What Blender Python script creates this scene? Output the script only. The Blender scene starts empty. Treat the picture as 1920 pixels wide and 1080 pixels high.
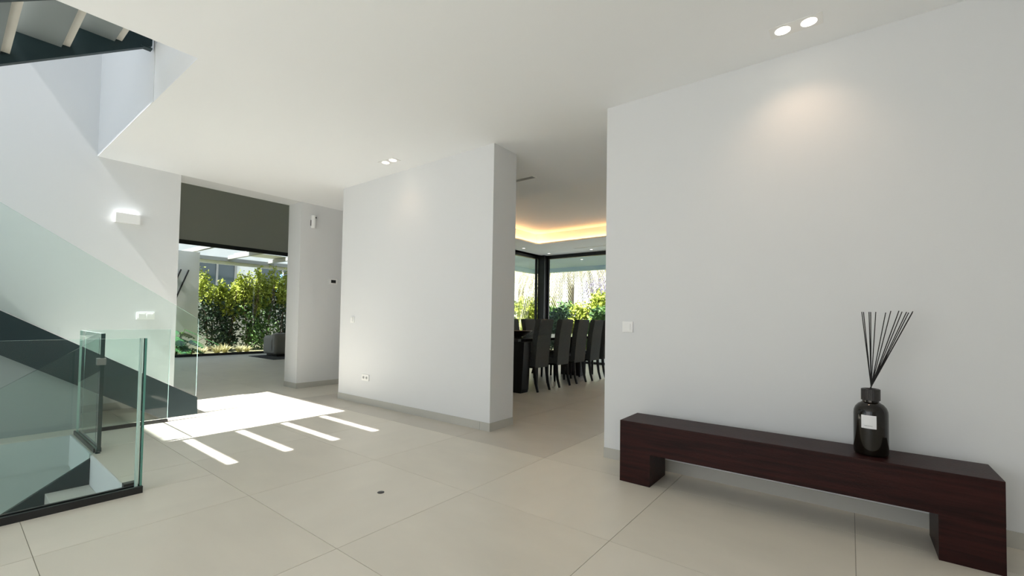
import bpy, bmesh, math, random
import numpy as np
from mathutils import Vector, Matrix
PI = math.pi
SC = bpy.context.scene
COL = SC.collection
rnd = random.Random(7)

# ------------------------------------------------------------------ camera
cam_d = bpy.data.cameras.new('camera')
cam = bpy.data.objects.new('camera', cam_d)
COL.objects.link(cam)
yaw, pitch, roll = math.radians(37.596), .02783, .01567
F0 = Vector((-math.sin(yaw), math.cos(yaw), 0)); R0 = Vector((math.cos(yaw), math.sin(yaw), 0)); U0 = Vector((0, 0, 1))
F = F0*math.cos(pitch)+U0*math.sin(pitch); U = U0*math.cos(pitch)-F0*math.sin(pitch)
R2 = R0*math.cos(roll)+U*math.sin(roll); U2 = U*math.cos(roll)-R0*math.sin(roll)
M = Matrix((R2, U2, -F)).transposed().to_4x4(); M.translation = Vector((0, 0, 1.22))
cam.matrix_world = M
cam_d.sensor_width = 36; cam_d.lens = 823.24/1920*36
cam_d.shift_y = (575.8-540)/1920
cam_d.clip_start = .02; cam_d.clip_end = 300
SC.camera = cam

# ------------------------------------------------------------------ colour management
SC.view_settings.view_transform = 'Standard'; SC.view_settings.look = 'None'
SC.view_settings.gamma = 1; SC.view_settings.use_curve_mapping = False
SC.view_settings.exposure = -0.53
SC.cycles.max_bounces = 14; SC.cycles.diffuse_bounces = 8; SC.cycles.glossy_bounces = 4
SC.cycles.transparent_max_bounces = 24
SC.cycles.sample_clamp_indirect = 8
SC.cycles.caustics_reflective = False; SC.cycles.caustics_refractive = False

# ------------------------------------------------------------------ sky
w = bpy.data.worlds.new('sky'); SC.world = w; w.use_nodes = True
nt = w.node_tree; nt.nodes.clear()
out = nt.nodes.new('ShaderNodeOutputWorld'); bg = nt.nodes.new('ShaderNodeBackground')
tc = nt.nodes.new('ShaderNodeTexCoord'); sx = nt.nodes.new('ShaderNodeSeparateXYZ'); rp = nt.nodes.new('ShaderNodeValToRGB')
rp.color_ramp.elements[0].position = 0.0; rp.color_ramp.elements[0].color = (.92, .96, 1, 1)
rp.color_ramp.elements[1].position = .8; rp.color_ramp.elements[1].color = (.50, .72, 1, 1)
nt.links.new(tc.outputs['Generated'], sx.inputs[0]); nt.links.new(sx.outputs['Z'], rp.inputs[0])
nt.links.new(rp.outputs[0], bg.inputs[0]); nt.links.new(bg.outputs[0], out.inputs[0])
bg.inputs[1].default_value = 2.2

# ------------------------------------------------------------------ sun, daylight at the openings, fill behind the camera
SUN = Vector((-.022, .665, -1))
def light(name, kind, loc, energy, color=(1, 1, 1), direction=None, parent=None, **kw):
    d = bpy.data.lights.new(name, kind); d.energy = energy; d.color = color
    for k, v in kw.items(): setattr(d, k, v)
    o = bpy.data.objects.new(name, d); COL.objects.link(o); o.location = loc
    if direction is not None: o.rotation_euler = Vector(direction).to_track_quat('-Z', 'Y').to_euler()
    if parent: o.parent = parent; o.location = Vector(loc)-parent.location
    return o
light('sun', 'SUN', (0, -6, 12), 23.0, (1, .985, .96), SUN, angle=.009)
light('fill_hall', 'AREA', (-2.3, -3.3, 1.6), 66, (1, .975, .935), (0, 1, 0), shape='RECTANGLE', size=3.4, size_y=2.8)  # fill lamp added at the unseen back glazing to brighten the hall
light('fill_stairwell', 'AREA', (-5.6, -3.3, 3.4), 9, (.90, .97, 1), (0, 1, -.1), shape='RECTANGLE', size=3.2, size_y=5.4)  # added fill from the stairwell side, out of view
light('daylight_skylight', 'AREA', (-5.3, -2.0, 6.45), 14, (.8, .92, 1), (0, 0, -1), shape='RECTANGLE', size=3.4, size_y=1.8)
light('daylight_dining_window', 'AREA', (-4.2, 11.05, 1.6), 24, (.95, 1, 1), (0, -1, 0), shape='RECTANGLE', size=6, size_y=2.8)
light('daylight_living_window', 'AREA', (-14.85, 4.0, 1.7), 22, (.95, 1, 1), (1, 0, 0), shape='RECTANGLE', size=7, size_y=3)

# ------------------------------------------------------------------ materials
def mat(name, col, rough=.5, metal=0, noise=None, bump=0, bscale=40, spec=.5, emit=None, estr=0, coat=0, trans=0, sss=0):
    m = bpy.data.materials.new(name); m.use_nodes = True
    n = m.node_tree.nodes; l = m.node_tree.links; b = n['Principled BSDF']
    b.inputs['Base Color'].default_value = (*col, 1); b.inputs['Roughness'].default_value = rough
    b.inputs['Metallic'].default_value = metal; b.inputs['Specular IOR Level'].default_value = spec
    b.inputs['Coat Weight'].default_value = coat
    if trans: b.inputs['Transmission Weight'].default_value = trans
    if emit: b.inputs['Emission Color'].default_value = (*emit, 1); b.inputs['Emission Strength'].default_value = estr
    co = n.new('ShaderNodeTexCoord')
    if noise:
        amp, sc, stretch = noise
        mp = n.new('ShaderNodeMapping'); mp.inputs['Scale'].default_value = stretch
        t = n.new('ShaderNodeTexNoise'); t.inputs['Scale'].default_value = sc; t.inputs['Detail'].default_value = 6
        r = n.new('ShaderNodeValToRGB')
        r.color_ramp.elements[0].position = .3; r.color_ramp.elements[1].position = .7
        r.color_ramp.elements[0].color = (*[max(0, c*(1-amp)) for c in col], 1)
        r.color_ramp.elements[1].color = (*[min(1, c*(1+amp)) for c in col], 1)
        l.new(co.outputs['Object'], mp.inputs[0]); l.new(mp.outputs[0], t.inputs[0]); l.new(t.outputs['Fac'], r.inputs[0])
        l.new(r.outputs[0], b.inputs['Base Color'])
    if bump:
        t2 = n.new('ShaderNodeTexNoise'); t2.inputs['Scale'].default_value = bscale; t2.inputs['Detail'].default_value = 4
        bp = n.new('ShaderNodeBump'); bp.inputs['Strength'].default_value = bump; bp.inputs['Distance'].default_value = .01
        l.new(co.outputs['Object'], t2.inputs[0]); l.new(t2.outputs['Fac'], bp.inputs['Height']); l.new(bp.outputs[0], b.inputs['Normal'])
    return m
def glassmat(name, tint, refl=.1, rough=0.0, gl=(1, 1, 1)):
    m = bpy.data.materials.new(name); m.use_nodes = True
    n = m.node_tree.nodes; l = m.node_tree.links; n.clear()
    o = n.new('ShaderNodeOutputMaterial'); mx = n.new('ShaderNodeMixShader'); tr = n.new('ShaderNodeBsdfTransparent')
    g = n.new('ShaderNodeBsdfGlossy'); fr = n.new('ShaderNodeFresnel'); fr.inputs[0].default_value = 1.5
    tr.inputs[0].default_value = (*tint, 1); g.inputs[0].default_value = (*gl, 1); g.inputs['Roughness'].default_value = rough
    ad = n.new('ShaderNodeMath'); ad.operation = 'MULTIPLY'; ad.inputs[1].default_value = refl
    geo = n.new('ShaderNodeNewGeometry'); inv = n.new('ShaderNodeMath'); inv.operation = 'SUBTRACT'; inv.inputs[0].default_value = 1
    m2 = n.new('ShaderNodeMath'); m2.operation = 'MULTIPLY'
    l.new(geo.outputs['Backfacing'], inv.inputs[1]); l.new(inv.outputs[0], m2.inputs[0]); l.new(fr.outputs[0], m2.inputs[1]); l.new(m2.outputs[0], ad.inputs[0]); l.new(ad.outputs[0], mx.inputs[0]); l.new(tr.outputs[0], mx.inputs[1]); l.new(g.outputs[0], mx.inputs[2]); l.new(mx.outputs[0], o.inputs[0])
    return m
W_WALL = mat('white_wall_paint', (.735, .745, .755), .85, bump=.04, bscale=160)
W_CEIL = mat('white_ceiling_paint', (.89, .905, .92), .9)
W_FAR = mat('white_exterior_render', (.82, .82, .81), .9, noise=(.03, 3, (1, 1, 1)))
TILE = mat('beige_porcelain', (.69, .64, .55), .36, noise=(.045, 1.6, (1, 2.2, 1)), bump=.03, bscale=60)
TILE_B = mat('beige_porcelain_light', (.71, .66, .57), .36, noise=(.045, 1.3, (2.2, 1, 1)), bump=.03, bscale=60)
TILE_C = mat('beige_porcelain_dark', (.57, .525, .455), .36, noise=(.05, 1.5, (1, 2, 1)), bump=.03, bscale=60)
GROUT = mat('grout', (.34, .315, .27), .9)
BASEB = mat('baseboard_tile', (.50, .49, .45), .4, noise=(.04, 3, (1, 1, 1)))
WENGE = mat('dark_red_stained_wood', (.024, .0062, .0052), .42, noise=(.45, 5, (.6, 10, 10)), bump=.12, bscale=90, spec=.16)
BLACKFR = mat('black_window_frame', (.012, .012, .013), .35)
STEEL = mat('dark_blue_grey_lacquered_steel', (.016, .034, .039), .5, spec=.35)
TREAD = mat('pale_stone_tread', (.60, .58, .53), .5, noise=(.04, 4, (1, 1, 1)))
SOFFIT = mat('grey_lacquered_tread_underside', (.16, .185, .19), .45)
WHITEP = mat('white_plastic', (.86, .86, .85), .35)
BLACKP = mat('black_plastic', (.01, .01, .012), .3)
CHROME = mat('brushed_steel_clamp', (.30, .31, .30), .3, metal=.9)
GLASS = glassmat('green_tinted_glass', (.925, .973, .957), .9)
GEDGE = mat('deep_green_glass_edge', (.10, .30, .25), .12, spec=.8)
GEDGE_D = mat('dark_green_glass_edge', (.010, .035, .032), .15, spec=.8)
GEDGE_L = mat('pale_green_glass_edge', (.50, .68, .62), .15, spec=.8)
WINGL = glassmat('clear_window_glass', (.98, .99, .988), .55)
BLIND = mat('grey_roller_blind_fabric', (.50, .50, .45), .9, bump=.2, bscale=300)
FABRIC = mat('charcoal_woven_fabric', (.060, .064, .062), .9, noise=(.25, 90, (1, 1, 1)), bump=.3, bscale=300)
BLACKW = mat('black_lacquered_wood', (.006, .005, .005), .35, spec=.25)
TABLEM = mat('black_glossy_table', (.012, .011, .011), .12, spec=.6)
BOWLM = mat('dark_brown_bowl_wood', (.05, .022, .016), .3)
SOFAM = mat('grey_boucle_fabric', (.30, .295, .28), .95, noise=(.12, 60, (1, 1, 1)), bump=.4, bscale=200)
RUGM = mat('charcoal_rug_wool', (.05, .05, .052), 1, noise=(.3, 40, (1, 1, 1)), bump=.5, bscale=150)
LAMPE = mat('warm_lamp_lens', (1, .95, .85), .3, emit=(1, .90, .74), estr=14)
LAMPD = mat('small_lamp_lens', (1, .95, .85), .3, emit=(1, .95, .88), estr=6)
COVE = mat('warm_led_strip', (1, .8, .5), .5, emit=(1, .52, .20), estr=26)
UPL = mat('cool_up_light_lens', (1, 1, 1), .5, emit=(.85, .97, 1), estr=5)
BOTTLE = mat('dark_amber_glass', (.007, .005, .003), .05, spec=.5)
CAPM = mat('black_ribbed_cap', (.018, .015, .014), .45)
REED = mat('black_reed', (.010, .008, .008), .7)
PAPER = mat('white_paper_label', (.80, .80, .82), .7)
INK = mat('grey_print', (.28, .28, .29), .7)
SLATM = mat('grey_pergola_metal', (.33, .33, .32), .5)
LEAF_Y = mat('yellow_green_leaf', (.36, .42, .05), .6, noise=(.4, 5, (1, 1, 1)))
LEAF_G = mat('mid_green_leaf', (.10, .20, .045), .55, noise=(.45, 5, (1, 1, 1)))
LEAF_D = mat('dark_green_leaf', (.030, .070, .028), .5, noise=(.4, 6, (1, 1, 1)))
LEAF_M = mat('glossy_split_leaf', (.045, .14, .045), .3, noise=(.3, 5, (1, 1, 1)))
LEAF_P = mat('pale_palm_leaflet', (.66, .62, .40), .5, noise=(.25, 3, (1, 1, 1)))
LEAF_L = mat('lilac_blossom', (.62, .56, .80), .7, noise=(.2, 5, (1, 1, 1)))
GRASSP = mat('pale_dry_grass', (.55, .52, .27), .8, noise=(.3, 9, (1, 1, 1)))
PBARK = mat('pale_palm_bark', (.42, .38, .30), .9, noise=(.3, 12, (1, 1, 4)), bump=.6, bscale=30)
BARK = mat('grey_brown_bark', (.16, .12, .085), .9, noise=(.3, 12, (1, 1, 4)), bump=.6, bscale=30)
LAWN = mat('garden_ground', (.20, .19, .10), 1, noise=(.3, 2, (1, 1, 1)))
BLUEP = mat('pale_blue_parasol_cloth', (.25, .50, .72), .8)
NBGLASS = mat('dark_reflective_window', (.06, .09, .10), .08, spec=.8)

# ------------------------------------------------------------------ helpers
def bm_box(bm, x0, x1, y0, y1, z0, z1, mi=0):
    vs = [bm.verts.new(p) for p in ((x0, y0, z0), (x1, y0, z0), (x1, y1, z0), (x0, y1, z0), (x0, y0, z1), (x1, y0, z1), (x1, y1, z1), (x0, y1, z1))]
    fs = []
    for q in ((0, 3, 2, 1), (4, 5, 6, 7), (0, 1, 5, 4), (1, 2, 6, 5), (2, 3, 7, 6), (3, 0, 4, 7)):
        f = bm.faces.new([vs[i] for i in q]); f.material_index = mi; fs.append(f)
    return fs
def link(name, bm, m, parent=None, bevel=0, smooth=False, seg=2):
    """mesh given in world coordinates; parent only shifts the origin"""
    me = bpy.data.meshes.new(name)
    if bevel:
        bmesh.ops.bevel(bm, geom=[e for e in bm.edges], offset=bevel, segments=seg, affect='EDGES', profile=.6)
    off = parent_loc(parent)
    if off.length: bmesh.ops.translate(bm, verts=bm.verts, vec=-off)
    bmesh.ops.recalc_face_normals(bm, faces=bm.faces)
    bm.to_mesh(me); bm.free()
    for mm in (m if isinstance(m, (list, tuple)) else [m]): me.materials.append(mm)
    if smooth:
        for p in me.polygons: p.use_smooth = True
        me.set_sharp_from_angle(angle=math.radians(40))
    o = bpy.data.objects.new(name, me); COL.objects.link(o)
    if parent: o.parent = parent
    return o
def parent_loc(p):
    v = Vector((0, 0, 0))
    while p is not None: v = v+p.location; p = p.parent
    return v
def boxes(name, L, m, parent=None, bevel=0):
    bm = bmesh.new()
    for b in L: bm_box(bm, *b)
    return link(name, bm, m, parent, bevel)
def prism(name, pts, axis, a, b, m, parent=None, bevel=0):
    """extrude a 2-D outline along an axis: axis 0 -> pts are (y,z); 1 -> (x,z); 2 -> (x,y)"""
    bm = bmesh.new()
    def mk(p, t):
        return {0: (t, p[0], p[1]), 1: (p[0], t, p[1]), 2: (p[0], p[1], t)}[axis]
    A = [bm.verts.new(mk(p, a)) for p in pts]; B = [bm.verts.new(mk(p, b)) for p in pts]
    n = len(pts); bm.faces.new(A); bm.faces.new(B[::-1])
    for i in range(n): bm.faces.new((A[i], A[(i+1) % n], B[(i+1) % n], B[i]))
    return link(name, bm, m, parent, bevel)
def lathe(name, prof, c, m, parent=None, n=40):
    bm = bmesh.new(); rings = []
    for r, z in prof:
        if r < 1e-5: rings.append([bm.verts.new((c[0], c[1], c[2]+z))])
        else: rings.append([bm.verts.new((c[0]+r*math.cos(2*PI*i/n), c[1]+r*math.sin(2*PI*i/n), c[2]+z)) for i in range(n)])
    for a, b in zip(rings, rings[1:]):
        if len(a) == 1 and len(b) == 1: continue
        for i in range(n):
            j = (i+1) % n
            if len(a) == 1: bm.faces.new((a[0], b[i], b[j]))
            elif len(b) == 1: bm.faces.new((a[i], b[0], a[j]))
            else: bm.faces.new((a[i], b[i], b[j], a[j]))
    return link(name, bm, m, parent, smooth=True)
def tube_bm(bm, pts, rad, n=8):
    rings = []
    for k, p in enumerate(pts):
        p = Vector(p); d = (Vector(pts[min(k+1, len(pts)-1)])-Vector(pts[max(k-1, 0)])).normalized()
        a = d.orthogonal().normalized() if abs(d.z) > .9 or True else None
        ref = Vector((1, 0, 0)) if abs(d.x) < .9 else Vector((0, 1, 0))
        a = d.cross(ref).normalized(); b = d.cross(a)
        r = rad[k] if isinstance(rad, (list, tuple)) else rad
        rings.append([bm.verts.new(p+a*r*math.cos(2*PI*i/n)+b*r*math.sin(2*PI*i/n)) for i in range(n)])
    for A, B in zip(rings, rings[1:]):
        for i in range(n): bm.faces.new((A[i], A[(i+1) % n], B[(i+1) % n], B[i]))
    bm.faces.new(rings[0][::-1]); bm.faces.new(rings[-1])
def thing(name, label, cat, loc=(0, 0, 0), group=None):
    o = bpy.data.objects.new(name, None); COL.objects.link(o); o.location = loc
    o.empty_display_size = .1
    return tag(o, label, cat, group)
def tag(o, label, cat, group=None):
    o['label'] = label; o['category'] = cat
    if group: o['group'] = group
    return o
def struct(o):
    o['kind'] = 'structure'; return o
def pane(name, axis, pts, a, b, parent, edge=None, mat0=None):
    """sheet of glass: outline extruded over its thickness, rim faces get the edge material"""
    o = prism(name, pts, axis, a, b, [mat0 or GLASS, edge or GEDGE], parent)
    for p in o.data.polygons:
        if abs(p.normal[axis]) < .9: p.material_index = 1
    return o

# ================================================================== SETTING
H = 3.16
XL = -7.38; YW = 3.66; YV = 1.125; XV = -3.905
# ---- floor slab with the stair void, tiles on top
VX0, VX1, VY = -6.17, -3.87, .83
fx0, fx1, fy0, fy1 = -15.0, 3.5, -3.4, 11.15
floor = struct(boxes('floor', [(fx0, VX0, fy0, VY, -.30, -.0035), (VX1, fx1, fy0, VY, -.30, -.0035), (fx0, fx1, VY, fy1, -.30, -.0035)], GROUT))
gx, gy, px, py = -2.145, 1.307, 1.0815, .991
g = .0015
tile_cache = {}
def add_tile(x0, x1, y0, y1, m):
    x0 += g; x1 -= g; y0 += g; y1 -= g
    if x1-x0 < .02 or y1-y0 < .02: return
    key = (round(x1-x0, 3), round(y1-y0, 3), m.name)
    if key not in tile_cache:
        bm = bmesh.new(); bm_box(bm, 0, x1-x0, 0, y1-y0, -.0035, 0)
        me = bpy.data.meshes.new('tile'); bmesh.ops.recalc_face_normals(bm, faces=bm.faces); bm.to_mesh(me); bm.free(); me.materials.append(m)
        tile_cache[key] = me
    o = bpy.data.objects.new('tile', tile_cache[key]); COL.objects.link(o); o.parent = floor; o.location = (x0, y0, 0)
for i in range(-13, 7):
    for j in range(-6, 12):
        x0 = gx+i*px; x1 = x0+px; y0 = gy+j*py; y1 = y0+py
        x0 = max(x0, fx0); x1 = min(x1, fx1); y0 = max(y0, fy0); y1 = min(y1, fy1)
        if x1-x0 < .02 or y1-y0 < .02: continue
        if y1 < -1.4: continue
        if x1 < -8 and y0 > 9: continue
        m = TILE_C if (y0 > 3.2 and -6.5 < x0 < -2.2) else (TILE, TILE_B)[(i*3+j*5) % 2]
        if y0 < VY and x1 > VX0 and x0 < VX1:
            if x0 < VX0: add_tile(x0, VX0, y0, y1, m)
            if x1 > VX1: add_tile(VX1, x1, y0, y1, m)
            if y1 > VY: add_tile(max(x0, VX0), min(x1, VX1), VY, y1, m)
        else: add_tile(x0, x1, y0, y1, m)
bm = bmesh.new(); bm_box(bm, fx0, fx1, fy0, -1.37, -.0034, -.0005)   # tile row behind the camera, joined
bmesh.ops.delete(bm, geom=[v for v in bm.verts], context='VERTS')
bm_box(bm, VX1, fx1, fy0, -1.67, -.0034, 0); bm_box(bm, fx0, VX0, fy0, -1.67, -.0034, 0)
o = link('tile_field', bm, TILE, floor); o['kind'] = 'stuff'

# ---- hall ceiling / upper floor slab
struct(boxes('ceiling', [(-7.38, fx1, YV, 5.55, H, H+.54), (XV, fx1, fy0, YV, H, H+.54)], W_CEIL))
# dining ceiling with a coffer: flat border, deeper field, lip hiding an LED pocket
cx0, cx1, cy0, cy1 = -6.37, -1.6, 5.55, 9.33
pk = .16
struct(boxes('ceiling_dining', [(-7.5, cx0-pk, 5.55, 11.3, H, H+.6), (cx1+pk, -.5, 5.55, 11.3, H, H+.6), (cx0-pk, cx1+pk, cy1+pk, 11.3, H, H+.6),
                                 (cx0-pk, cx0, cy0, cy1+pk, H, H+.03), (cx1, cx1+pk, cy0, cy1+pk, H, H+.03), (cx0, cx1, cy1, cy1+pk, H, H+.03),
                                 (cx0-pk, cx1+pk, cy0, cy1+pk, H+.30, H+.6)], W_CEIL))
led = thing('led_cove_strip', 'warm orange led strip glowing inside the dining ceiling recess', 'light strip', (cx0-.08, cy1+.08, H+.03))
boxes('strip', [(cx0-.12, cx0-.09, cy0+.05, cy1+.12, H+.031, H+.045)], COVE, led)
boxes('strip', [(cx0-.12, cx1+.1, cy1+.09, cy1+.12, H+.031, H+.045)], COVE, led)

# ---- walls
T = 6.5
struct(boxes('wall_left', [(XL-.42, XL, fy0, 1.98, -.0, H), (XL-.42, XL, fy0, 1.98, H, T), (XL-.42, XL, 1.98, 11.3, H, T)], W_WALL))
struct(boxes('wall_pier', [(XL-.42, XL+.01, YW+.01, 6.6, 0, H)], W_WALL))
struct(boxes('wall_center', [(-6.075, -3.10, YW, 4.07, 0, H)], W_WALL))
struct(boxes('wall_corridor', [(-6.075, -5.93, 4.07, 6.6, 0, H), (XL, -6.075, 6.45, 6.6, 0, H), (-7.5, -7.35, 6.6, 9.0, 0, H)], W_WALL))
struct(boxes('wall_right', [(-1.752, fx1, YW, 4.07, 0, H)], W_WALL))
struct(boxes('wall_east', [(fx1, fx1+.2, fy0, 4.07, -.3, T)], W_WALL))
struct(boxes('wall_dining_east', [(-.5, -.3, 4.07, 11.3, -.3, H+.6)], W_WALL))
# unseen back wall behind the camera, glazed openings added to let in fill light
struct(boxes('wall_back', [(1.0, fx1, fy0-.25, fy0, -.3, T), (-4.05, 1.0, fy0-.25, fy0, 3.0, T), (-4.05, -3.85, fy0-.25, fy0, -.3, 3.0), (-7.8, -7.2, fy0-.25, fy0, -.3, T), (-7.2, -4.05, fy0-.25, fy0, -.3, .4), (-7.2, -4.05, fy0-.25, fy0, 5.0, T)], W_WALL))
for nm, xa, xb, za, zb, nmul in (('window_fill_hall', -3.85, 1.0, 0, 3.0, 4), ('window_fill_stairwell', -7.2, -4.05, .4, 5.0, 3)):
    st = struct(boxes(nm, [(xa, xb, fy0-.14, fy0-.08, za, za+.06), (xa, xb, fy0-.14, fy0-.08, zb-.06, zb)] + [(xa+(xb-xa-.05)*k/nmul, xa+(xb-xa-.05)*k/nmul+.05, fy0-.14, fy0-.08, za, zb) for k in range(nmul+1)], BLACKFR))
    boxes('pane', [(xa, xb, fy0-.115, fy0-.105, za, zb)], WINGL, st)
# upper storey shell around the stairwell: fascia wall, roof with the rooflight
struct(boxes('wall_stairwell', [(XL, -5.05, YV-.004, YV, H, T), (XL, -5.05, YV, YV+.2, H+.54, T), (-3.0, -2.8, fy0, 4.0, H+.54, T), (-5.05, -2.8, 3.4, 3.6, H+.54, T)], W_WALL))
sk = (-7.36, -3.7, -3.09, -1.105)
struct(boxes('roof', [(-7.8, fx1+.2, sk[3], 4.2, T, T+.2), (-7.8, fx1+.2, fy0-.25, sk[2], T, T+.2), (-7.8, sk[0], sk[2], sk[3], T, T+.2), (sk[1], fx1+.2, sk[2], sk[3], T, T+.2), (-3.0, fx1+.2, 4.2, 5.55, H+.54, H+.7)], W_WALL))
# baseboards
bh = .09
def baseboard(name, L, cuts, axis):
    o = struct(boxes(name, L, BASEB))
    return o
struct(boxes('baseboard_right', [(-1.752, fx1, YW-.008, YW, 0, bh)], BASEB))
struct(boxes('baseboard_center', [(-6.083, -3.237, YW-.008, YW, 0, bh), (-3.233, -3.092, YW-.008, YW, 0, bh), (-3.10, -3.092, YW, 4.07, 0, bh)], BASEB))
struct(boxes('baseboard_pier', [(XL-.42, XL+.018, YW+.002, YW+.01, 0, bh), (XL+.01, XL+.018, YW+.01, 5.05, 0, bh), (XL+.01, XL+.018, 5.055, 6.4, 0, bh)], BASEB))
struct(boxes('baseboard_left', [(XL, XL+.008, -1.2, 1.98, 0, bh)], BASEB))
# ---- living room shell
struct(boxes('wall_living', [(-15.3, XL-.42, -3.6, -3.4, -.3, 6.1), (-15.2, XL-.42, 9.0, 9.2, -.3, 6.1), (-15.2, -15.0, -3.4, -2.5, 0, 6.1), (-15.2, -15.0, 8.6, 9.0, 0, 6.1)], W_WALL))
struct(boxes('ceiling_living', [(-15.3, XL-.42, -3.6, 9.2, 6.1, 6.3)], W_CEIL))
wl = struct(boxes('window_1', [(-15.1, -15.0, -2.5, 8.6, .0, .07), (-15.1, -15.0, -2.5, 8.6, 6.0, 6.1), (-15.1, -15.0, -2.5, -2.4, 0, 6.1), (-15.1, -15.0, 8.5, 8.6, 0, 6.1)], BLACKFR))
boxes('pane', [(-15.055, -15.045, -2.4, 8.5, .07, 6.0)], WINGL, wl)
rb = thing('roller_blind', 'wide dark grey roller blind lowered over the upper living room window', 'blind', (-14.93, 3, 6.0))
boxes('fabric', [(-14.94, -14.935, -2.3, 8.4, 3.33, 6.05)], BLIND, rb)
boxes('bottom_bar', [(-14.955, -14.92, -2.3, 8.4, 3.21, 3.33)], BLACKFR, rb)
# ---- dining glazing
wd = struct(boxes('window_2', [(-7.5, -.5, 11.15, 11.25, 0, .06), (-7.5, -.5, 11.15, 11.25, 3.055, H), (-7.26, -7.21, 11.16, 11.22, .06, 3.055), (-4.2, -4.12, 11.15, 11.25, .06, 3.055)], BLACKFR))
boxes('pane', [(-7.21, -.5, 11.195, 11.205, .06, 3.055)], WINGL, wd)
wc = struct(boxes('window_3', [(-7.6, -7.5, 9.0, 11.25, 0, .06), (-7.6, -7.5, 9.0, 11.25, 3.055, H), (-7.56, -7.5, 10.93, 10.99, .06, 3.055), (-7.6, -7.5, 8.95, 9.0, 0, H)], BLACKFR))
boxes('pane', [(-7.555, -7.545, 9.0, 10.95, .06, 3.055)], WINGL, wc)
struct(boxes('trim_1', [(-7.5, -7.27, 11.0, 11.25, .0, H)], BLACKFR))
struct(boxes('roof_overhang', [(-9.6, 1.0, 11.3, 13.9, H-.02, H+.4), (-9.6, -7.5, 9.2, 11.3, H-.02, H+.4), (-9.7, 1.0, 13.9, 14.1, H-.16, H+.5), (-9.8, -9.6, 9.2, 14.1, H-.16, H+.5)], mat('pale_blue_soffit', (.66, .80, .85), .8)))
# ---- basement shell
BPL = mat('shaded_basement_plaster', (.56, .59, .59), .9)  # plaster colour lowered to carry the basement's shade
struct(boxes('wall_basement_left', [(-6.37, VX0, fy0, VY+.2, -3.2, -.30)], BPL)); struct(boxes('wall_basement_right', [(VX1, VX1+.2, fy0, VY+.2, -3.2, -.30)], BPL))
struct(boxes('wall_basement_back', [(VX0, VX1, fy0-.2, fy0, -3.2, -.30)], BPL)); struct(boxes('wall_basement_front', [(VX0, VX1, VY, VY+.2, -3.2, -.30)], BPL))
struct(boxes('floor_basement', [(VX0, VX1, fy0, VY, -3.3, -3.2)], TILE))
struct(boxes('trim_3', [(VX0, VX0+.012, fy0, VY-.012, -.30, -.003), (VX1-.012, VX1, fy0, VY-.012, -.30, -.003)], bpy.data.materials['shaded_basement_plaster']))
struct(boxes('trim_2', [(VX0, -5.215, VY-.012, VY, -.30, 0), (-5.165, VX1, VY-.012, VY, -.30, -.002)], W_WALL))
# wall under the first flight, painted grey to stand in for its shade
struct(prism('wall_understair', [(-1.2, 0), (.93, 0), (.93, .46), (-1.2, 1.80)], 0, -6.52, -6.45, mat('understair_shade_grey', (.34, .37, .375), .8)))

# ================================================================== STAIRS
GO, RI = .3125, .203
stair = thing('staircase', 'dark steel staircase with pale treads rising along the left wall and doubling back overhead', 'staircase', (-6.86, 1.95, 0))
# first flight, rising towards -y along x=-7.36..-6.35
slope1 = .637
def band(y): return (1.948-y)*slope1+.203
y_end = -1.25
for xa, xb in ((-6.39, -6.35), (-7.375, -7.345)):
    prism('stringer', [(1.954, 0), (1.948, .203), (y_end, band(y_end)), (y_end, band(y_end)-.40), (1.60, .0)], 0, xa, xb, STEEL, stair)
z = 0; k = 0
while True:
    zt = .19*(k+1); yt = 1.93-.2985*k
    if yt-.3 < y_end: break
    boxes('tread', [(-7.345, -6.39, yt-.32, yt, zt-.04, zt)], TREAD, stair); k += 1
boxes('landing', [(-7.36, -3.95, -2.55, -1.22, 2.0, 2.12)], TREAD, stair)
# second flight, rising towards +y, open risers
XS0, XS1 = -5.05, -3.905
def under2(y): return 3.076+(y-.21)*.668
for xa, xb in ((XS0-.055, XS0), (XS1-.055, XS1-.001)):
    bot = [(-1.5, under2(-1.5)), (1.10, under2(1.10))]
    top = [(1.10, under2(1.10)+.36), (-1.5, under2(-1.5)+.36)]
    o = prism('stringer', bot+top, 0, xa, xb, STEEL, stair)
tb = 3.392
for k in range(-6, 4):
    y0 = .210+.318*k; z0 = tb-.03+.215*k
    if z0 < 2.12 or y0 > 1.0: continue
    td = boxes('tread', [(XS0-.001, XS1-.054, y0, min(y0+.363, 1.10), z0+.028, z0+.055)], TREAD, stair)
    boxes('tray', [(XS0+.004, XS1-.056, y0+.012, min(y0+.314, 1.08), z0, z0+.028)], SOFFIT, td)
boxes('stringer_cap', [(XS0-.05, XS0+.012, 1.02, 1.10, under2(1.06)-.012, under2(1.06)+.0)], STEEL, stair)
# basement flight, falling towards -y under the second one
bst = thing('basement_staircase', 'pale stone steps with dark steel stringer going down behind the floor level glass', 'staircase', (-4.5, .83, -.3))
prism('stringer', [(.885, -.0), (.885, -.262), (.832, -.285), (-2.6, -2.52), (-2.6, -2.22), (.83, -.028), (.86, .012)], 0, -5.21, -5.17, STEEL, bst)
for k in range(9):
    yb = .818-.305*k; zt = -.25-.195*k
    boxes('tread', [(-5.17, -3.89, yb-.262 if k == 0 else yb-.29, yb, zt-.10, zt)], TREAD, bst, bevel=.004)

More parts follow.
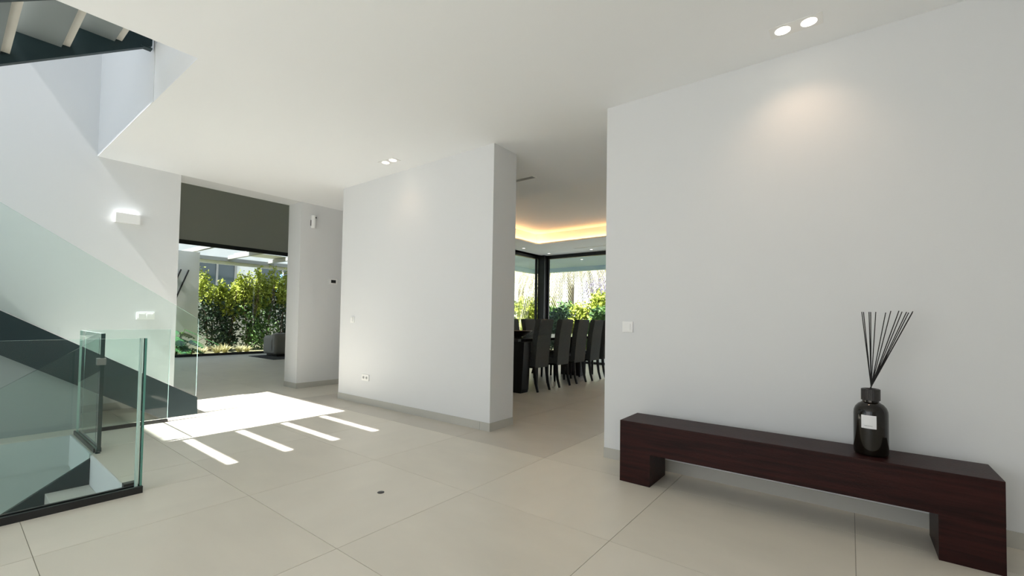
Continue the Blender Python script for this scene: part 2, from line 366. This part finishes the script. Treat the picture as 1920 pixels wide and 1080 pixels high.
# ================================================================== GLASS BALUSTRADES
gb = thing('glass_balustrade', 'clear green-edged glass guard in a black floor rail, nearest the camera', 'balustrade', (-3.86, -.4, 0))
pane('glass_pane', 0, [(-1.6, .03), (.862, .03), (.862, 1.05), (-1.6, 1.05)], -3.873, -3.850, gb, GEDGE_L)
o = prism('pane_edge', [(-3.876, .862), (-3.847, .862), (-3.847, .874), (-3.876, .874)], 2, .035, 1.05, GEDGE, gb)
prism('pane_edge', [(-3.874, .838), (-3.849, .838), (-3.849, .852), (-3.874, .852)], 2, .035, 1.0495, GEDGE_L, gb)
boxes('base_rail', [(-3.90, -3.878, -1.6, .862, 0, .045), (-3.846, -3.824, -1.6, .862, 0, .045), (-3.90, -3.824, .862, .875, 0, .045), (-3.88, -3.845, -1.6, .862, 0, .03)], BLACKFR, gb)
boxes('corner_block', [(-3.955, -3.90, .79, .865, 0, .06)], BLACKFR, gb, bevel=.003)
g2 = thing('glass_balustrade', 'short glass guard with dark green edge and small steel clamp', 'balustrade', (-5.68, .87, 0))
pane('glass_pane', 1, [(-6.165, .02), (-5.185, .02), (-5.185, 1.04), (-6.165, 1.04)], .862, .880, g2, GEDGE_L)
boxes('pane_edge', [(-5.187, -5.170, .858, .884, .02, 1.04)], GEDGE_D, g2)
boxes('base_rail', [(-6.17, -5.225, .845, .858, 0, .035), (-6.17, -5.225, .884, .897, 0, .035)], BLACKFR, g2)
g3 = thing('glass_balustrade', 'low glass guard standing beside the foot of the dark stringer', 'balustrade', (-6.14, 1.25, 0))
pane('glass_pane', 0, [(.90, .02), (1.60, .02), (1.60, 1.045), (.90, 1.045)], -6.149, -6.131, g3, GEDGE_L)
boxes('base_rail', [(-6.165, -6.152, .90, 1.60, 0, .032), (-6.128, -6.115, .90, 1.60, 0, .032)], BLACKFR, g3)
g4 = thing('glass_balustrade', 'tall sloping glass guard climbing on the dark stair stringer by the left wall', 'balustrade', (-6.37, 0, 1.2))
def gtop(y): return 2.254+(y-.304)*-.667
pane('glass_pane', 0, [(1.94, .22), (1.94, 1.165), (-1.2, gtop(-1.2)), (-1.2, band(-1.2)+.01)], -6.384, -6.368, g4, GEDGE_L)
g5 = thing('glass_balustrade', 'sloping glass guard descending with the basement steps behind the near glass', 'balustrade', (-5.19, 0, 0))
pane('glass_pane', 0, [(.850, -.014), (.850, 1.005), (-1.9, -.88), (-1.9, -1.773)], -5.199, -5.181, g5, GEDGE_D)
boxes('clamp', [(-5.215, -5.165, .835, .895, .765, .825)], CHROME, g2, bevel=.003)

# ================================================================== BENCH AND DIFFUSER
be = thing('wooden_bench', 'long low dark red-brown wooden bench against the right white wall', 'bench', (-.4, 3.38, 0))
bx0, bx1, by0, by1 = -1.406, .603, 3.212, 3.556
bm = bmesh.new(); bm_box(bm, bx0, bx1, by0, by1, .235, .46); link('seat', bm, WENGE, be, bevel=.003)
bm = bmesh.new(); bm_box(bm, bx0+.0005, -1.172, by0+.0005, by1, 0, .236); link('leg', bm, WENGE, be, bevel=.002)
bm = bmesh.new(); bm_box(bm, .362, bx1-.0005, by0+.0005, by1, 0, .236); link('leg', bm, WENGE, be, bevel=.002)
bc = Vector((.095, 3.370, .4605))
dif = thing('reed_diffuser', 'dark glass reed diffuser bottle with black sticks standing on the bench', 'diffuser', bc)
lathe('bottle', [(0, 0), (.070, 0), (.079, .006), (.082, .018), (.082, .235), (.080, .256), (.073, .275), (.060, .292), (.046, .301), (.040, .306), (.040, .318), (.0, .318)], bc, BOTTLE, dif, 64)
# ribbed cap
bm = bmesh.new(); n = 72
ringz = [(.0, .316), (1.0, .316), (1.0, .380), (.86, .383), (.60, .383), (.60, .345), (0, .345)]
rr = []
for q, zz in ringz:
    rr.append([bm.verts.new((bc.x+(q*.0445*(1+(.02 if i % 2 else 0)))*math.cos(2*PI*i/n), bc.y+(q*.0445*(1+(.02 if i % 2 else 0)))*math.sin(2*PI*i/n), bc.z+zz)) for i in range(n)] if q else [bm.verts.new((bc.x, bc.y, bc.z+zz))])
for a, b in zip(rr, rr[1:]):
    for i in range(n):
        j = (i+1) % n
        if len(a) == 1: bm.faces.new((a[0], b[i], b[j]))
        elif len(b) == 1: bm.faces.new((a[i], b[0], a[j]))
        else: bm.faces.new((a[i], b[i], b[j], a[j]))
link('cap', bm, CAPM, dif)
# curved paper label facing the camera
la = math.atan2(-bc.y, -bc.x)
bm = bmesh.new(); R = .0830; row = []
for i in range(9):
    a = la-.12-.43+.86*i/8
    row.append([bm.verts.new((bc.x+R*math.cos(a), bc.y+R*math.sin(a), bc.z+zz)) for zz in (.160, .236)])
for A, B in zip(row, row[1:]): bm.faces.new((A[0], B[0], B[1], A[1]))
lab = link('paper_label', bm, PAPER, dif)
bm = bmesh.new(); R = .0834
for i in range(12):                                              # tiny illegible grey print line
    a = la-.12-.24+.46*i/12
    for zz, hh in ((.174, .0035),):
        v = [bm.verts.new((bc.x+R*math.cos(a+d), bc.y+R*math.sin(a+d), bc.z+zz+q)) for d, q in ((0, 0), (.024, 0), (.024, hh), (0, hh))]; bm.faces.new(v)
link('print', bm, INK, lab)
tops = [(1616, .0), (1619.5, .012), (1630, -.01), (1633.5, .014), (1643, .0), (1662, .02), (1671, -.01), (1685, .0), (1686.5, .02), (1691, -.02), (1700, .01), (1703, -.012), (1710, .0), (1711.5, .02)]
for k, (pxx, dy) in enumerate(tops):
    t = (pxx-1616)/95.0
    xt = .057+.230*t; zt = 1.300+.006*math.sin(pxx*1.7)
    if pxx < 1612+12*3: zt = 1.298
    bm = bmesh.new()
    base = Vector((bc.x-.022+.030*(1-t), bc.y+dy*.4, bc.z+.335))
    topv = Vector((xt, 3.40+dy, zt))
    tube_bm(bm, [base, base+(topv-base)*.5+Vector((0, 0, .0)), topv], .0026, 6)
    link('reed', bm, REED, dif)

# ================================================================== WALL AND CEILING FITTINGS
def downlight(x, y, label, e):
    t = thing('recessed_spotlight', label, 'ceiling light', (x, y, H))
    w2, h2 = .145, .066
    bm = bmesh.new()
    bm_box(bm, x-w2, x+w2, y-h2, y+h2, H-.004, H-.0002)
    link('frame', bm, WHITEP, t)
    for s in (-1, 1):
        c = (x+s*.072, y, H-.0062)
        lathe('lamp', [(0, 0), (.040, 0), (.044, .002), (0, .002)], c, LAMPE, t, 32)
        light('spot', 'SPOT', (x+s*.072, y, H-.02), e, (1, .70, .48), (0, .16, -1), parent=t, spot_size=math.radians(105), spot_blend=.9, shadow_soft_size=.04)
downlight(-.272, 3.335, 'glowing twin square recessed spotlight in the ceiling above the bench', 8)
downlight(-4.53, 3.335, 'small twin recessed spotlight above the central white wall block', 2.6)
def yplate(name, x, y, z, wd, ht, label, cat, kind):
    t = thing(name, label, cat, (x, y, z))
    bm = bmesh.new(); bm_box(bm, x-wd/2, x+wd/2, y-.014, y, z-ht/2, z+ht/2); link('plate', bm, WHITEP, t, bevel=.002)
    if kind == 'rocker':
        bm = bmesh.new(); bm_box(bm, x-wd*.30, x+wd*.30, y-.024, y-.014, z-ht*.31, z+ht*.31); link('rocker', bm, WHITEP, t, bevel=.0015)
    if kind == 'socket':
        for s in (-1, 1):
            bm = bmesh.new(); bmesh.ops.create_cone(bm, cap_ends=True, segments=24, radius1=.020, radius2=.020, depth=.006, matrix=Matrix.Translation((x+s*.037, y-.0145, z)) @ Matrix.Rotation(PI/2, 4, 'X'))
            sk_ = link('socket_face', bm, mat('socket_shadow_grey', (.45, .46, .46), .4) if 'socket_shadow_grey' not in bpy.data.materials else bpy.data.materials['socket_shadow_grey'], t)
            for q in (-1, 1):
                bm = bmesh.new(); bmesh.ops.create_cone(bm, cap_ends=True, segments=10, radius1=.003, radius2=.003, depth=.004, matrix=Matrix.Translation((x+s*.037+q*.008, y-.0185, z)) @ Matrix.Rotation(PI/2, 4, 'X'))
                link('pin_hole', bm, BLACKP, sk_)
    return t
yplate('light_switch', -1.536, YW, 1.17, .094, .094, 'square white light switch on the right wall left of the bench', 'light switch', 'rocker')
yplate('light_switch', -5.742, YW, 1.178, .088, .088, 'small white light switch near the left edge of the central wall block', 'light switch', 'rocker')
yplate('wall_socket', -5.385, YW, .372, .165, .088, 'white double wall socket low on the central wall block', 'socket', 'socket')
# left wall: double switch and up-light
def xplate(x, y, z, wd, ht, label):
    t = thing('light_switch', label, 'light switch', (x, y, z))
    bm = bmesh.new(); bm_box(bm, x, x+.010, y-wd/2, y+wd/2, z-ht/2, z+ht/2); link('plate', bm, WHITEP, t, bevel=.002)
    for s in (-1, 1):
        bm = bmesh.new(); bm_box(bm, x+.010, x+.017, y+s*wd*.235-wd*.19, y+s*wd*.235+wd*.19, z-ht*.30, z+ht*.30); link('rocker', bm, WHITEP, t, bevel=.0015)
xplate(XL, 1.648, 1.190, .185, .094, 'white double light switch on the left wall above the stairs')
wlp = thing('wall_light', 'small white rectangular up-light glowing on the left wall', 'wall light', (XL, 1.42, 2.43))
bm = bmesh.new()
bm_box(bm, XL+.055, XL+.063, 1.30, 1.54, 2.375, 2.495); bm_box(bm, XL, XL+.055, 1.30, 1.308, 2.375, 2.495); bm_box(bm, XL, XL+.055, 1.532, 1.54, 2.375, 2.495); bm_box(bm, XL, XL+.055, 1.308, 1.532, 2.375, 2.383)
link('shade', bm, WHITEP, wlp)
boxes('lens', [(XL+.004, XL+.053, 1.31, 1.53, 2.46, 2.468)], UPL, wlp)
ms = thing('motion_sensor', 'white motion sensor high on the grey-lit side of the pier', 'sensor', (XL+.012, 3.88, 2.74))
bm = bmesh.new()
pts = [(XL+.01+.001+.055*math.sin(a), 3.885-.038*math.cos(a)) for a in np.linspace(0, PI, 11)]
link_o = prism('body', pts, 2, 2.742, 2.965, WHITEP, ms, bevel=.004)
bm.free()
bm = bmesh.new(); bmesh.ops.create_uvsphere(bm, u_segments=12, v_segments=8, radius=.014, matrix=Matrix.Translation((XL+.058, 3.905, 2.925))); link('lens', bm, BLACKP, ms, smooth=True)
boxes('bracket', [(XL+.01, XL+.012, 3.835, 3.87, 2.78, 2.88)], BLACKP, ms)
th = thing('thermostat', 'square white thermostat with black display on the pier side wall', 'thermostat', (XL+.012, 4.28, 1.80))
boxes('plate', [(XL+.0105, XL+.025, 4.205, 4.355, 1.80, 1.895)], WHITEP, th, bevel=.002)
boxes('display', [(XL+.025, XL+.028, 4.235, 4.325, 1.82, 1.875)], BLACKP, th)
dr = tag(lathe('floor_cap', [(0, 0), (.024, 0), (.024, .002), (.014, .004), (0, .004)], (-2.597, 1.907, 0.0), BLACKP, None, 24), 'tiny round dark cap set in the floor tile at mid hall', 'floor cap')
dv = thing('air_vent', 'slim white linear air vent in the dining ceiling by the opening', 'air vent', (-3.9, 4.85, H))
boxes('frame', [(-4.4, -3.38, 4.795, 4.805, H-.006, H-.0002), (-4.4, -3.38, 4.895, 4.905, H-.006, H-.0002), (-3.39, -3.38, 4.805, 4.895, H-.006, H-.0002), (-4.4, -4.39, 4.805, 4.895, H-.006, H-.0002)], WHITEP, dv)
for yy in (4.825, 4.850, 4.875): boxes('slat', [(-4.39, -3.39, yy-.003, yy+.003, H-.006, H-.0002)], SLATM, dv)
dv2 = thing('air_vent', 'long narrow pale air slot in the dining ceiling near the window', 'air vent', (-5.4, 10.35, H))
boxes('frame', [(-5.92, -3.6, 10.33, 10.36, H-.005, H-.0002), (-5.92, -3.6, 10.42, 10.43, H-.005, H-.0002)], WHITEP, dv2)
for (x, y), wh in zip(((-7.02, 9.6), (-6.95, 10.75), (-5.58, 10.75), (-6.67, 12.22)) , ('at the left border of the dining ceiling', 'in the corner of the dining ceiling by the window post', 'in the dining ceiling right of the corner post', 'in the soffit outside the dining window')):
    zz = H if y < 11 else H-.02
    t = thing('downlight', 'small round downlight '+wh, 'ceiling light', (x, y, zz))
    lathe('ring', [(.036, 0), (.056, 0), (.058, -.006), (.036, -.006), (.036, 0)], (x, y, zz-.0002), WHITEP, t, 24)
    lathe('lamp', [(0, 0), (.036, 0), (.036, -.004), (0, -.004)], (x, y, zz-.0002), LAMPD, t, 24)

# ================================================================== DINING FURNITURE
def make_chair():
    """built at origin facing -x: back surface around x=0, width along y (0 centre)"""
    t = thing('dining_chair', 'x', 'chair', (0, 0, 0))
    w2 = .205
    prism('backrest', [(-.085, .44), (.0, .40), (.012, .60), (.050, .95), (.100, 1.215), (.085, 1.235), (.02, 1.235), (-.005, 1.215), (-.055, .95), (-.085, .60)], 1, -w2, w2, FABRIC, t, bevel=.008)
    prism('seat', [(-.50, .44), (-.06, .42), (-.06, .53), (-.49, .545), (-.51, .52)], 1, -w2, w2, FABRIC, t, bevel=.010)
    for s in (-1, 1):
        bm = bmesh.new(); yy = s*(w2-.022)
        tube_bm(bm, [(-.030, yy, .43), (-.020, yy, .30), (.000, yy, .15), (.045, yy, .0)], [.032, .029, .025, .021], 8); link('leg', bm, BLACKW, t, smooth=True)
        bm = bmesh.new(); tube_bm(bm, [(-.46, yy, .45), (-.46, yy, .2), (-.455, yy, 0)], [.030, .026, .021], 8); link('leg', bm, BLACKW, t, smooth=True)
    boxes('apron', [(-.47, -.04, -w2+.02, w2-.02, .395, .44)], BLACKW, t)
    return t
def dup(root, loc, rz, label):
    r = root.copy(); COL.objects.link(r); r.location = loc; r.rotation_euler = (0, 0, rz); r['label'] = label
    for c in list(root.children):
        k = c.copy(); COL.objects.link(k); k.parent = r
    return r
ch0 = make_chair()
order = ['nearest high-backed charcoal dining chair at the near side of the black table', 'second high-backed charcoal dining chair from the near end of the table', 'third high-backed charcoal dining chair along the near side of the table', 'fourth high-backed charcoal dining chair, next to the right wall edge', 'last charcoal dining chair mostly hidden by the right wall edge']
for k, yy in enumerate((6.325, 7.022, 7.655, 8.255, 8.86)):
    if k == 0: ch0.location = (-4.20, yy, 0); ch0['label'] = order[0]; c = ch0
    else: c = dup(ch0, (-4.20+.02*(k > 2), yy, 0), 0, order[k])
    c['group'] = 'dining chairs around the table'
for yy, lb in ((7.43, 'charcoal dining chair across the table, leftmost beside the wall block edge'), (8.07, 'charcoal dining chair across the table, back seen left of the window post')):
    c = dup(ch0, (-5.70, yy, 0), PI, lb); c['group'] = 'dining chairs around the table'
tb_ = thing('dining_table', 'long black dining table with slab legs between the charcoal chairs', 'table', (-4.9, 7.4, 0))
boxes('tabletop', [(-5.45, -4.33, 5.80, 9.3, .845, .895)], TABLEM, tb_, bevel=.004)
prism('pedestal', [(-5.35, 0), (-4.31, 0), (-4.29, .06), (-4.25, .845), (-5.45, .845)], 1, 5.86, 6.06, BLACKW, tb_)
boxes('pedestal', [(-5.2, -4.7, 8.6, 8.8, 0, .845)], BLACKW, tb_)
tag(lathe('bowl', [(0, 0), (.10, 0), (.17, .03), (.26, .085), (.30, .115), (.29, .117), (.24, .085), (.15, .045), (0, .03)], (-4.93, 6.55, .896), BOWLM, None, 40), 'shallow dark brown bowl on the near end of the dining table', 'bowl')

# ================================================================== LIVING ROOM
def rounded_block(name, x0, x1, y0, y1, z0, z1, r, m, parent):
    bm = bmesh.new(); bm_box(bm, x0, x1, y0, y1, z0, z1); return link(name, bm, m, parent, bevel=r, smooth=True, seg=5)
so = thing('sofa', 'rounded grey fabric sofa on the dark rug by the garden window', 'sofa', (-13.9, 7.0, 0))
rounded_block('backrest', -13.66, -13.34, 5.98, 8.2, .06, .70, .12, SOFAM, so)
rounded_block('armrest', -14.15, -13.4, 5.98, 6.27, .06, .62, .11, SOFAM, so)
rounded_block('seat', -14.15, -13.5, 6.2, 8.2, .05, .42, .10, SOFAM, so)
boxes('plinth', [(-14.08, -13.42, 6.08, 8.1, .013, .07)], BLACKP, so)
tag(boxes('rug', [(-14.2, -12.6, 5.62, 8.45, .0005, .014)], RUGM), 'dark charcoal rug under the grey sofa', 'rug')

# ================================================================== GARDEN
struct(boxes('ground', [(-45, -15.2, -15, 45, -.14, -.06), (-15.2, 25, 11.3, 45, -.14, -.06)], LAWN))
struct(boxes('terrace', [(-9.8, 1.0, 11.3, 14.1, -.059, -.02)], TILE))
def leaf_cloud(name, blobs, n, size, m, parent, seed, aspect=.5, droop=0, kind='stuff'):
    r = np.random.RandomState(seed)
    vols = np.array([b[3]*b[4]*b[5] for b in blobs]); idx = r.choice(len(blobs), n, p=vols/vols.sum())
    B = np.array(blobs)[idx]
    d = r.normal(size=(n, 3)); d /= np.linalg.norm(d, axis=1)[:, None]
    rad = r.rand(n)**.45
    C = B[:, :3]+d*rad[:, None]*B[:, 3:6]*(1+.12*r.normal(size=(n, 1)))
    a = r.normal(size=(n, 3)); a[:, 2] += .4-droop; a /= np.linalg.norm(a, axis=1)[:, None]
    b = np.cross(a, r.normal(size=(n, 3))); b /= np.linalg.norm(b, axis=1)[:, None]
    s = size*(.6+.8*r.rand(n))[:, None]
    nrm = np.cross(a, b)
    V = np.stack([C-a*s, C+b*s*aspect+nrm*s*.12, C+a*s, C-b*s*aspect+nrm*s*.12], 1).reshape(-1, 3)
    V -= np.array(parent_loc(parent))
    Fc = np.arange(4*n).reshape(-1, 4)
    me = bpy.data.meshes.new(name); me.from_pydata(V.tolist(), [], Fc.tolist()); me.materials.append(m)
    o = bpy.data.objects.new(name, me); COL.objects.link(o); o.parent = parent
    if kind: o['kind'] = kind
    return o
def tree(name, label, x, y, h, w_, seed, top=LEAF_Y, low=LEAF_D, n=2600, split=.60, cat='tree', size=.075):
    t = thing(name, label, cat, (x, y, -.06)); r = random.Random(seed)
    bm = bmesh.new()
    for k in range(4):
        a = r.random()*6.28; pts = [(x+.05*math.cos(a), y+.05*math.sin(a), -.06)]
        for q in range(1, 5): pts.append((x+w_*.45*math.cos(a)*q/4+r.uniform(-.06, .06), y+w_*.45*math.sin(a)*q/4+r.uniform(-.06, .06), h*.85*q/4))
        tube_bm(bm, pts, [.03, .025, .02, .014, .008], 6)
    link('trunk', bm, BARK, t)
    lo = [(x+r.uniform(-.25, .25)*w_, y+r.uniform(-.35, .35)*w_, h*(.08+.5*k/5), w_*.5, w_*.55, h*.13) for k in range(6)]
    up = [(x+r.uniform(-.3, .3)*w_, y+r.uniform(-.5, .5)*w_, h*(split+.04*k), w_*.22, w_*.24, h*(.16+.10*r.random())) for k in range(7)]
    leaf_cloud('foliage', lo, int(n*.42), size*.85, low, t, seed, .5)  # darker lower leaves, brighter crown: shade and sun put into the leaf colours
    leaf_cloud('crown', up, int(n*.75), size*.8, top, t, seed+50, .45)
    return t
tr = [(-17.95, 5.85, 2.75, .95, 'leftmost yellow-green garden shrub beside the white garden wall'),
      (-17.9, 6.35, 2.45, .80, 'shrub with lighter top just below the neighbour window frame'),
      (-17.7, 6.95, 2.90, .75, 'tall pointed yellow-green shrub at the middle of the garden hedge'),
      (-17.8, 7.55, 2.85, .80, 'bushy green shrub right of the tall pointed one in the hedge'),
      (-18.0, 8.25, 3.05, .85, 'yellow-topped shrub left of the pale blue parasol'),
      (-17.9, 9.05, 3.10, .90, 'rightmost hedge shrub partly hidden by the pier')]
for k, (x, y, h, ww, lb) in enumerate(tr):
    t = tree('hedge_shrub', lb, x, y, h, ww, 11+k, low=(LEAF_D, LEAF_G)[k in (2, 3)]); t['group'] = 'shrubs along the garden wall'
# grass tufts
for k, (x, y, s) in enumerate([(-16.3, 4.75, .8), (-16.4, 5.1, 1), (-16.3, 5.5, 1.1), (-16.5, 5.8, 1.2), (-16.4, 6.2, 1.0), (-16.6, 6.5, .8)]):
    r = np.random.RandomState(90+k); V = []; Fs = []
    for i in range(160):
        a = r.rand()*6.28; L = .30*s*(.6+.6*r.rand()); wdt = .006
        p = np.array([x+.05*math.cos(a), y+.05*math.sin(a), -.06]); dr_ = np.array([math.cos(a), math.sin(a), 0]); sd = np.array([-math.sin(a), math.cos(a), 0])*wdt
        b0 = len(V); lean = .3+.6*r.rand()
        for q in range(4):
            f_ = q/3; c = p+dr_*L*lean*f_**1.5+np.array([0, 0, 1])*L*(f_-.45*lean*f_**2.5); V += [(c-sd*(1-f_*.8)).tolist(), (c+sd*(1-f_*.8)).tolist()]
        Fs += [(b0+2*q, b0+2*q+1, b0+2*q+3, b0+2*q+2) for q in range(3)]
    me = bpy.data.meshes.new('grass_tuft'); V = (np.array(V)-np.array([x, y, -.06])).tolist(); me.from_pydata(V, [], Fs); me.materials.append(GRASSP)
    o = bpy.data.objects.new('grass_tuft', me); COL.objects.link(o); o.location = (x, y, -.06)
    tag(o, ('pale dry grass tuft beside the split-leaf plant', 'pale grass tuft right of the split-leaf plant', 'pale feathery grass tuft under the leftmost shrub', 'tallest pale grass tuft in front of the hedge', 'pale grass tuft before the tall pointed shrub', 'smallest pale grass tuft nearest the sofa')[k], 'grass', 'grass tufts along the window')
# split-leaf plant
sp = thing('split_leaf_plant', 'large glossy split-leaf plant against the white garden wall outside', 'plant', (-16.2, 4.35, -.06))
rl = random.Random(5)
for k in range(30):
    a = rl.uniform(0, 6.28); el = rl.uniform(.35, 1.3); L = rl.uniform(.45, 1.05)
    base = Vector((-16.2, 4.35, -.06)); tip = base+Vector((math.cos(a)*math.cos(el)*.8, math.sin(a)*math.cos(el)*.8, math.sin(el)))*L
    bm = bmesh.new(); tube_bm(bm, [base+Vector((math.cos(a), math.sin(a), 0))*.04, base+(tip-base)*.5+Vector((0, 0, .06)), tip], .009, 5); link('stem', bm, LEAF_G, sp)
    d = Vector((math.cos(a), math.sin(a), -.45)).normalized(); s = Vector((-math.sin(a), math.cos(a), 0)); n_ = d.cross(s)
    bm = bmesh.new(); Lf = rl.uniform(.34, .48)
    for side in (-1, 1):
        mid = [tip+d*Lf*q/6-n_*(.04*(q/6)**2) for q in range(7)]
        for q in range(6):
            wv = [.16, .2, .2, .17, .13, .08, .02]
            o0 = mid[q]+s*side*wv[q]*Lf*2.2+d*Lf*.10-n_*.03; o1 = mid[q]+s*side*wv[q]*Lf*2.0+d*Lf*.21-n_*.03
            vs = [bm.verts.new(v) for v in (mid[q], o0, o1, mid[q+1])]; bm.faces.new(vs)
    link('leaf', bm, LEAF_M, sp)
# garden structures
struct(boxes('wall_garden', [(-19.9, -19.7, 1.0, 14, -.06, 1.95)], W_FAR))
struct(boxes('wall_garden_side', [(-17.5, -17.3, -3.0, 5.24, -.06, 3.30)], W_FAR))
pg = thing('pergola', 'pale pergola frame with grey beams over the garden outside the living room', 'pergola', (-17, 6, 3.3))
for yy in (1.2, 2.55, 3.9, 5.22, 6.72, 8.2, 9.7): boxes('beam', [(-19.0, -15.2, yy-.05, yy+.05, 3.36, 3.50)], SLATM, pg)
boxes('edge_beam', [(-19.12, -19.0, -1, 11.2, 3.28, 3.42)], SLATM, pg)
boxes('edge_board', [(-19.16, -19.12, -1, 11.2, 3.16, 3.28)], W_FAR, pg)
boxes('roof_panel', [(-17.1, -15.2, 5.24, 6.7, 3.52, 3.56)], W_FAR, pg); boxes('roof_panel', [(-18.6, -17.5, 6.74, 10.2, 3.52, 3.56)], W_FAR, pg)
for yy in (5.32, 11.1): boxes('post', [(-19.1, -19.02, yy-.04, yy+.04, -.06, 3.28)], SLATM, pg)
nb = thing('neighbour_house', 'white neighbouring house behind the hedge with a dark framed window', 'house', (-25, 9, -.06))
boxes('wall', [(-27, -24.1, 5.5, 20, -.06, 7)], W_FAR, nb)
for ya, yb, za, zb in ((7.15, 8.85, 1.9, 3.85), (9.9, 12.2, 1.9, 3.85)):
    wf = boxes('window', [(-24.1, -24.0, ya, yb, za, za+.1), (-24.1, -24.0, ya, yb, zb-.1, zb), (-24.1, -24.0, ya, ya+.1, za, zb), (-24.1, -24.0, yb-.1, yb, za, zb), (-24.1, -24.0, (ya+yb)/2-.04, (ya+yb)/2+.04, za, zb)], SLATM, nb)
    boxes('pane', [(-24.08, -24.06, ya+.1, (ya+yb)/2-.04, za+.1, zb-.1)], NBGLASS, wf); boxes('pane', [(-24.08, -24.06, (ya+yb)/2+.04, yb-.1, za+.1, zb-.1)], NBGLASS, wf)
pa = thing('parasol', 'closed pale blue parasol on a white pole beyond the hedge', 'parasol', (-20.6, 9.5, -.06))
bm = bmesh.new(); tube_bm(bm, [(-20.6, 9.5, -.06), (-20.6, 9.5, 3.2)], .03, 8); link('pole', bm, WHITEP, pa)
lathe('canopy', [(.02, 3.15), (.10, 2.9), (.17, 2.5), (.24, 2.1), (.22, 2.05), (.03, 2.1)], (-20.6, 9.42, 0), BLUEP, pa, 14)
rd = thing('wall_sculpture', 'two slanted black rods mounted on the white garden side wall', 'sculpture', (-17.2, 4.7, 2))
for yy in (4.62, 4.83):
    bm = bmesh.new(); tube_bm(bm, [(-17.27, yy+.10, 2.68), (-17.27, yy-.28, 1.55)], .022, 6); link('rod', bm, BLACKP, rd)
# dining side garden
def frond(bm, base, a, L, droop, rise):
    prev = None; pts = []
    for q in range(13):
        f_ = q/12; pts.append(base+Vector((math.cos(a), math.sin(a), 0))*L*(f_-.25*f_**3)+Vector((0, 0, rise*L*f_-droop*L*f_**2.2)))
    tube_bm(bm, pts, [.03-.0018*q for q in range(13)], 4)
    s0 = Vector((-math.sin(a), math.cos(a), 0))
    for q in range(34):
        f_ = .10+.88*q/34; k = f_*12; i = min(int(k), 11); p = pts[i].lerp(pts[i+1], k-i); d = (pts[i+1]-pts[i]).normalized()
        ll = L*.20*math.sin(PI*min(1, f_*.85+.12))+.1
        for sd in (-1, 1):
            tip = p+(s0*sd*.55+d*.35+Vector((0, 0, -.85))).normalized()*ll
            v = [bm.verts.new(c) for c in (p-d*.035, p+d*.035, tip)]; bm.faces.new(v)
def palm(x, y, zt, n, L, label, seed):
    t = thing('palm_tree', label, 'palm tree', (x, y, -.06)); r = random.Random(seed)
    bm = bmesh.new(); tube_bm(bm, [(x, y, -.06), (x+.03, y, zt*.5), (x, y, zt)], [.20, .16, .20], 12); link('trunk', bm, PBARK, t)
    for k in range(n):
        bm = bmesh.new(); frond(bm, Vector((x, y, zt)), k*2.399, L*r.uniform(.85, 1.1), r.uniform(.75, 1.5), r.uniform(.0, .5)); link('frond', bm, LEAF_P, t)
palm(-11.9, 20.6, 4.9, 64, 4.0, 'pale drooping palm tree filling the dining window behind the shrubs', 3)
palm(-17.0, 23.0, 5.0, 56, 4.1, 'pale palm tree seen through the left dining window', 8)
palm(-8.0, 23.0, 5.2, 56, 4.1, 'pale palm tree at the right end of the dining window', 9)
def bush(x, y, h, w_, m, n, label, seed, size=.08, cat='shrub'):
    t = thing('garden_shrub', label, cat, (x, y, -.06)); r = random.Random(seed)
    bm = bmesh.new()
    for k in range(4):
        a = r.random()*6.28; tube_bm(bm, [(x, y, -.06), (x+w_*.2*math.cos(a), y+w_*.2*math.sin(a), h*.5), (x+w_*.35*math.cos(a), y+w_*.35*math.sin(a), h*.85)], [.03, .02, .01], 5)
    link('stem', bm, BARK, t)
    bl = [(x+r.uniform(-.4, .4)*w_, y+r.uniform(-.3, .3)*w_, h*(.15+.72*k/7), w_*.48, w_*.45, h*.2) for k in range(8)]
    leaf_cloud('foliage', bl, n, size, m, t, seed)
    return t
bush(-10.35, 16.6, 1.95, 1.0, LEAF_G, 2600, 'green shrub right of the black corner post outside', 21)
bush(-9.75, 15.6, 1.65, .9, LEAF_D, 2600, 'dark blue-green shrub in the middle of the dining window', 22)
bush(-9.05, 16.8, 1.9, .95, LEAF_Y, 2400, 'yellow-green shrub behind the third dining chair', 23)
bush(-8.35, 16.6, 2.35, 1.0, LEAF_Y, 3000, 'tall yellow-green shrub at the right edge of the dining window', 24)
bush(-7.95, 15.9, 1.7, .9, LEAF_G, 2400, 'green shrub low at the right edge of the dining window', 25)
bush(-13.9, 18.9, 2.3, 1.3, LEAF_Y, 3200, 'yellow-green shrub left of the black corner post outside', 26)
bush(-15.4, 19.2, 2.2, 1.3, LEAF_G, 3000, 'green shrub at the far left of the dining garden', 27)
bush(-12.9, 20.0, 2.4, 1.2, LEAF_Y, 2600, 'yellow-green shrub directly behind the black corner post', 28)
bush(-9.6, 20.5, 3.3, 1.9, LEAF_L, 5000, 'lilac blossoming tree behind the palm fronds', 29, .07, 'tree')
bush(-7.2, 20.0, 3.7, 1.8, LEAF_L, 4500, 'lilac blossoming tree at the right of the dining garden', 30, .07, 'tree')
struct(boxes('wall_garden_far', [(-30, 6, 31, 31.3, -.06, 2.4)], W_FAR))
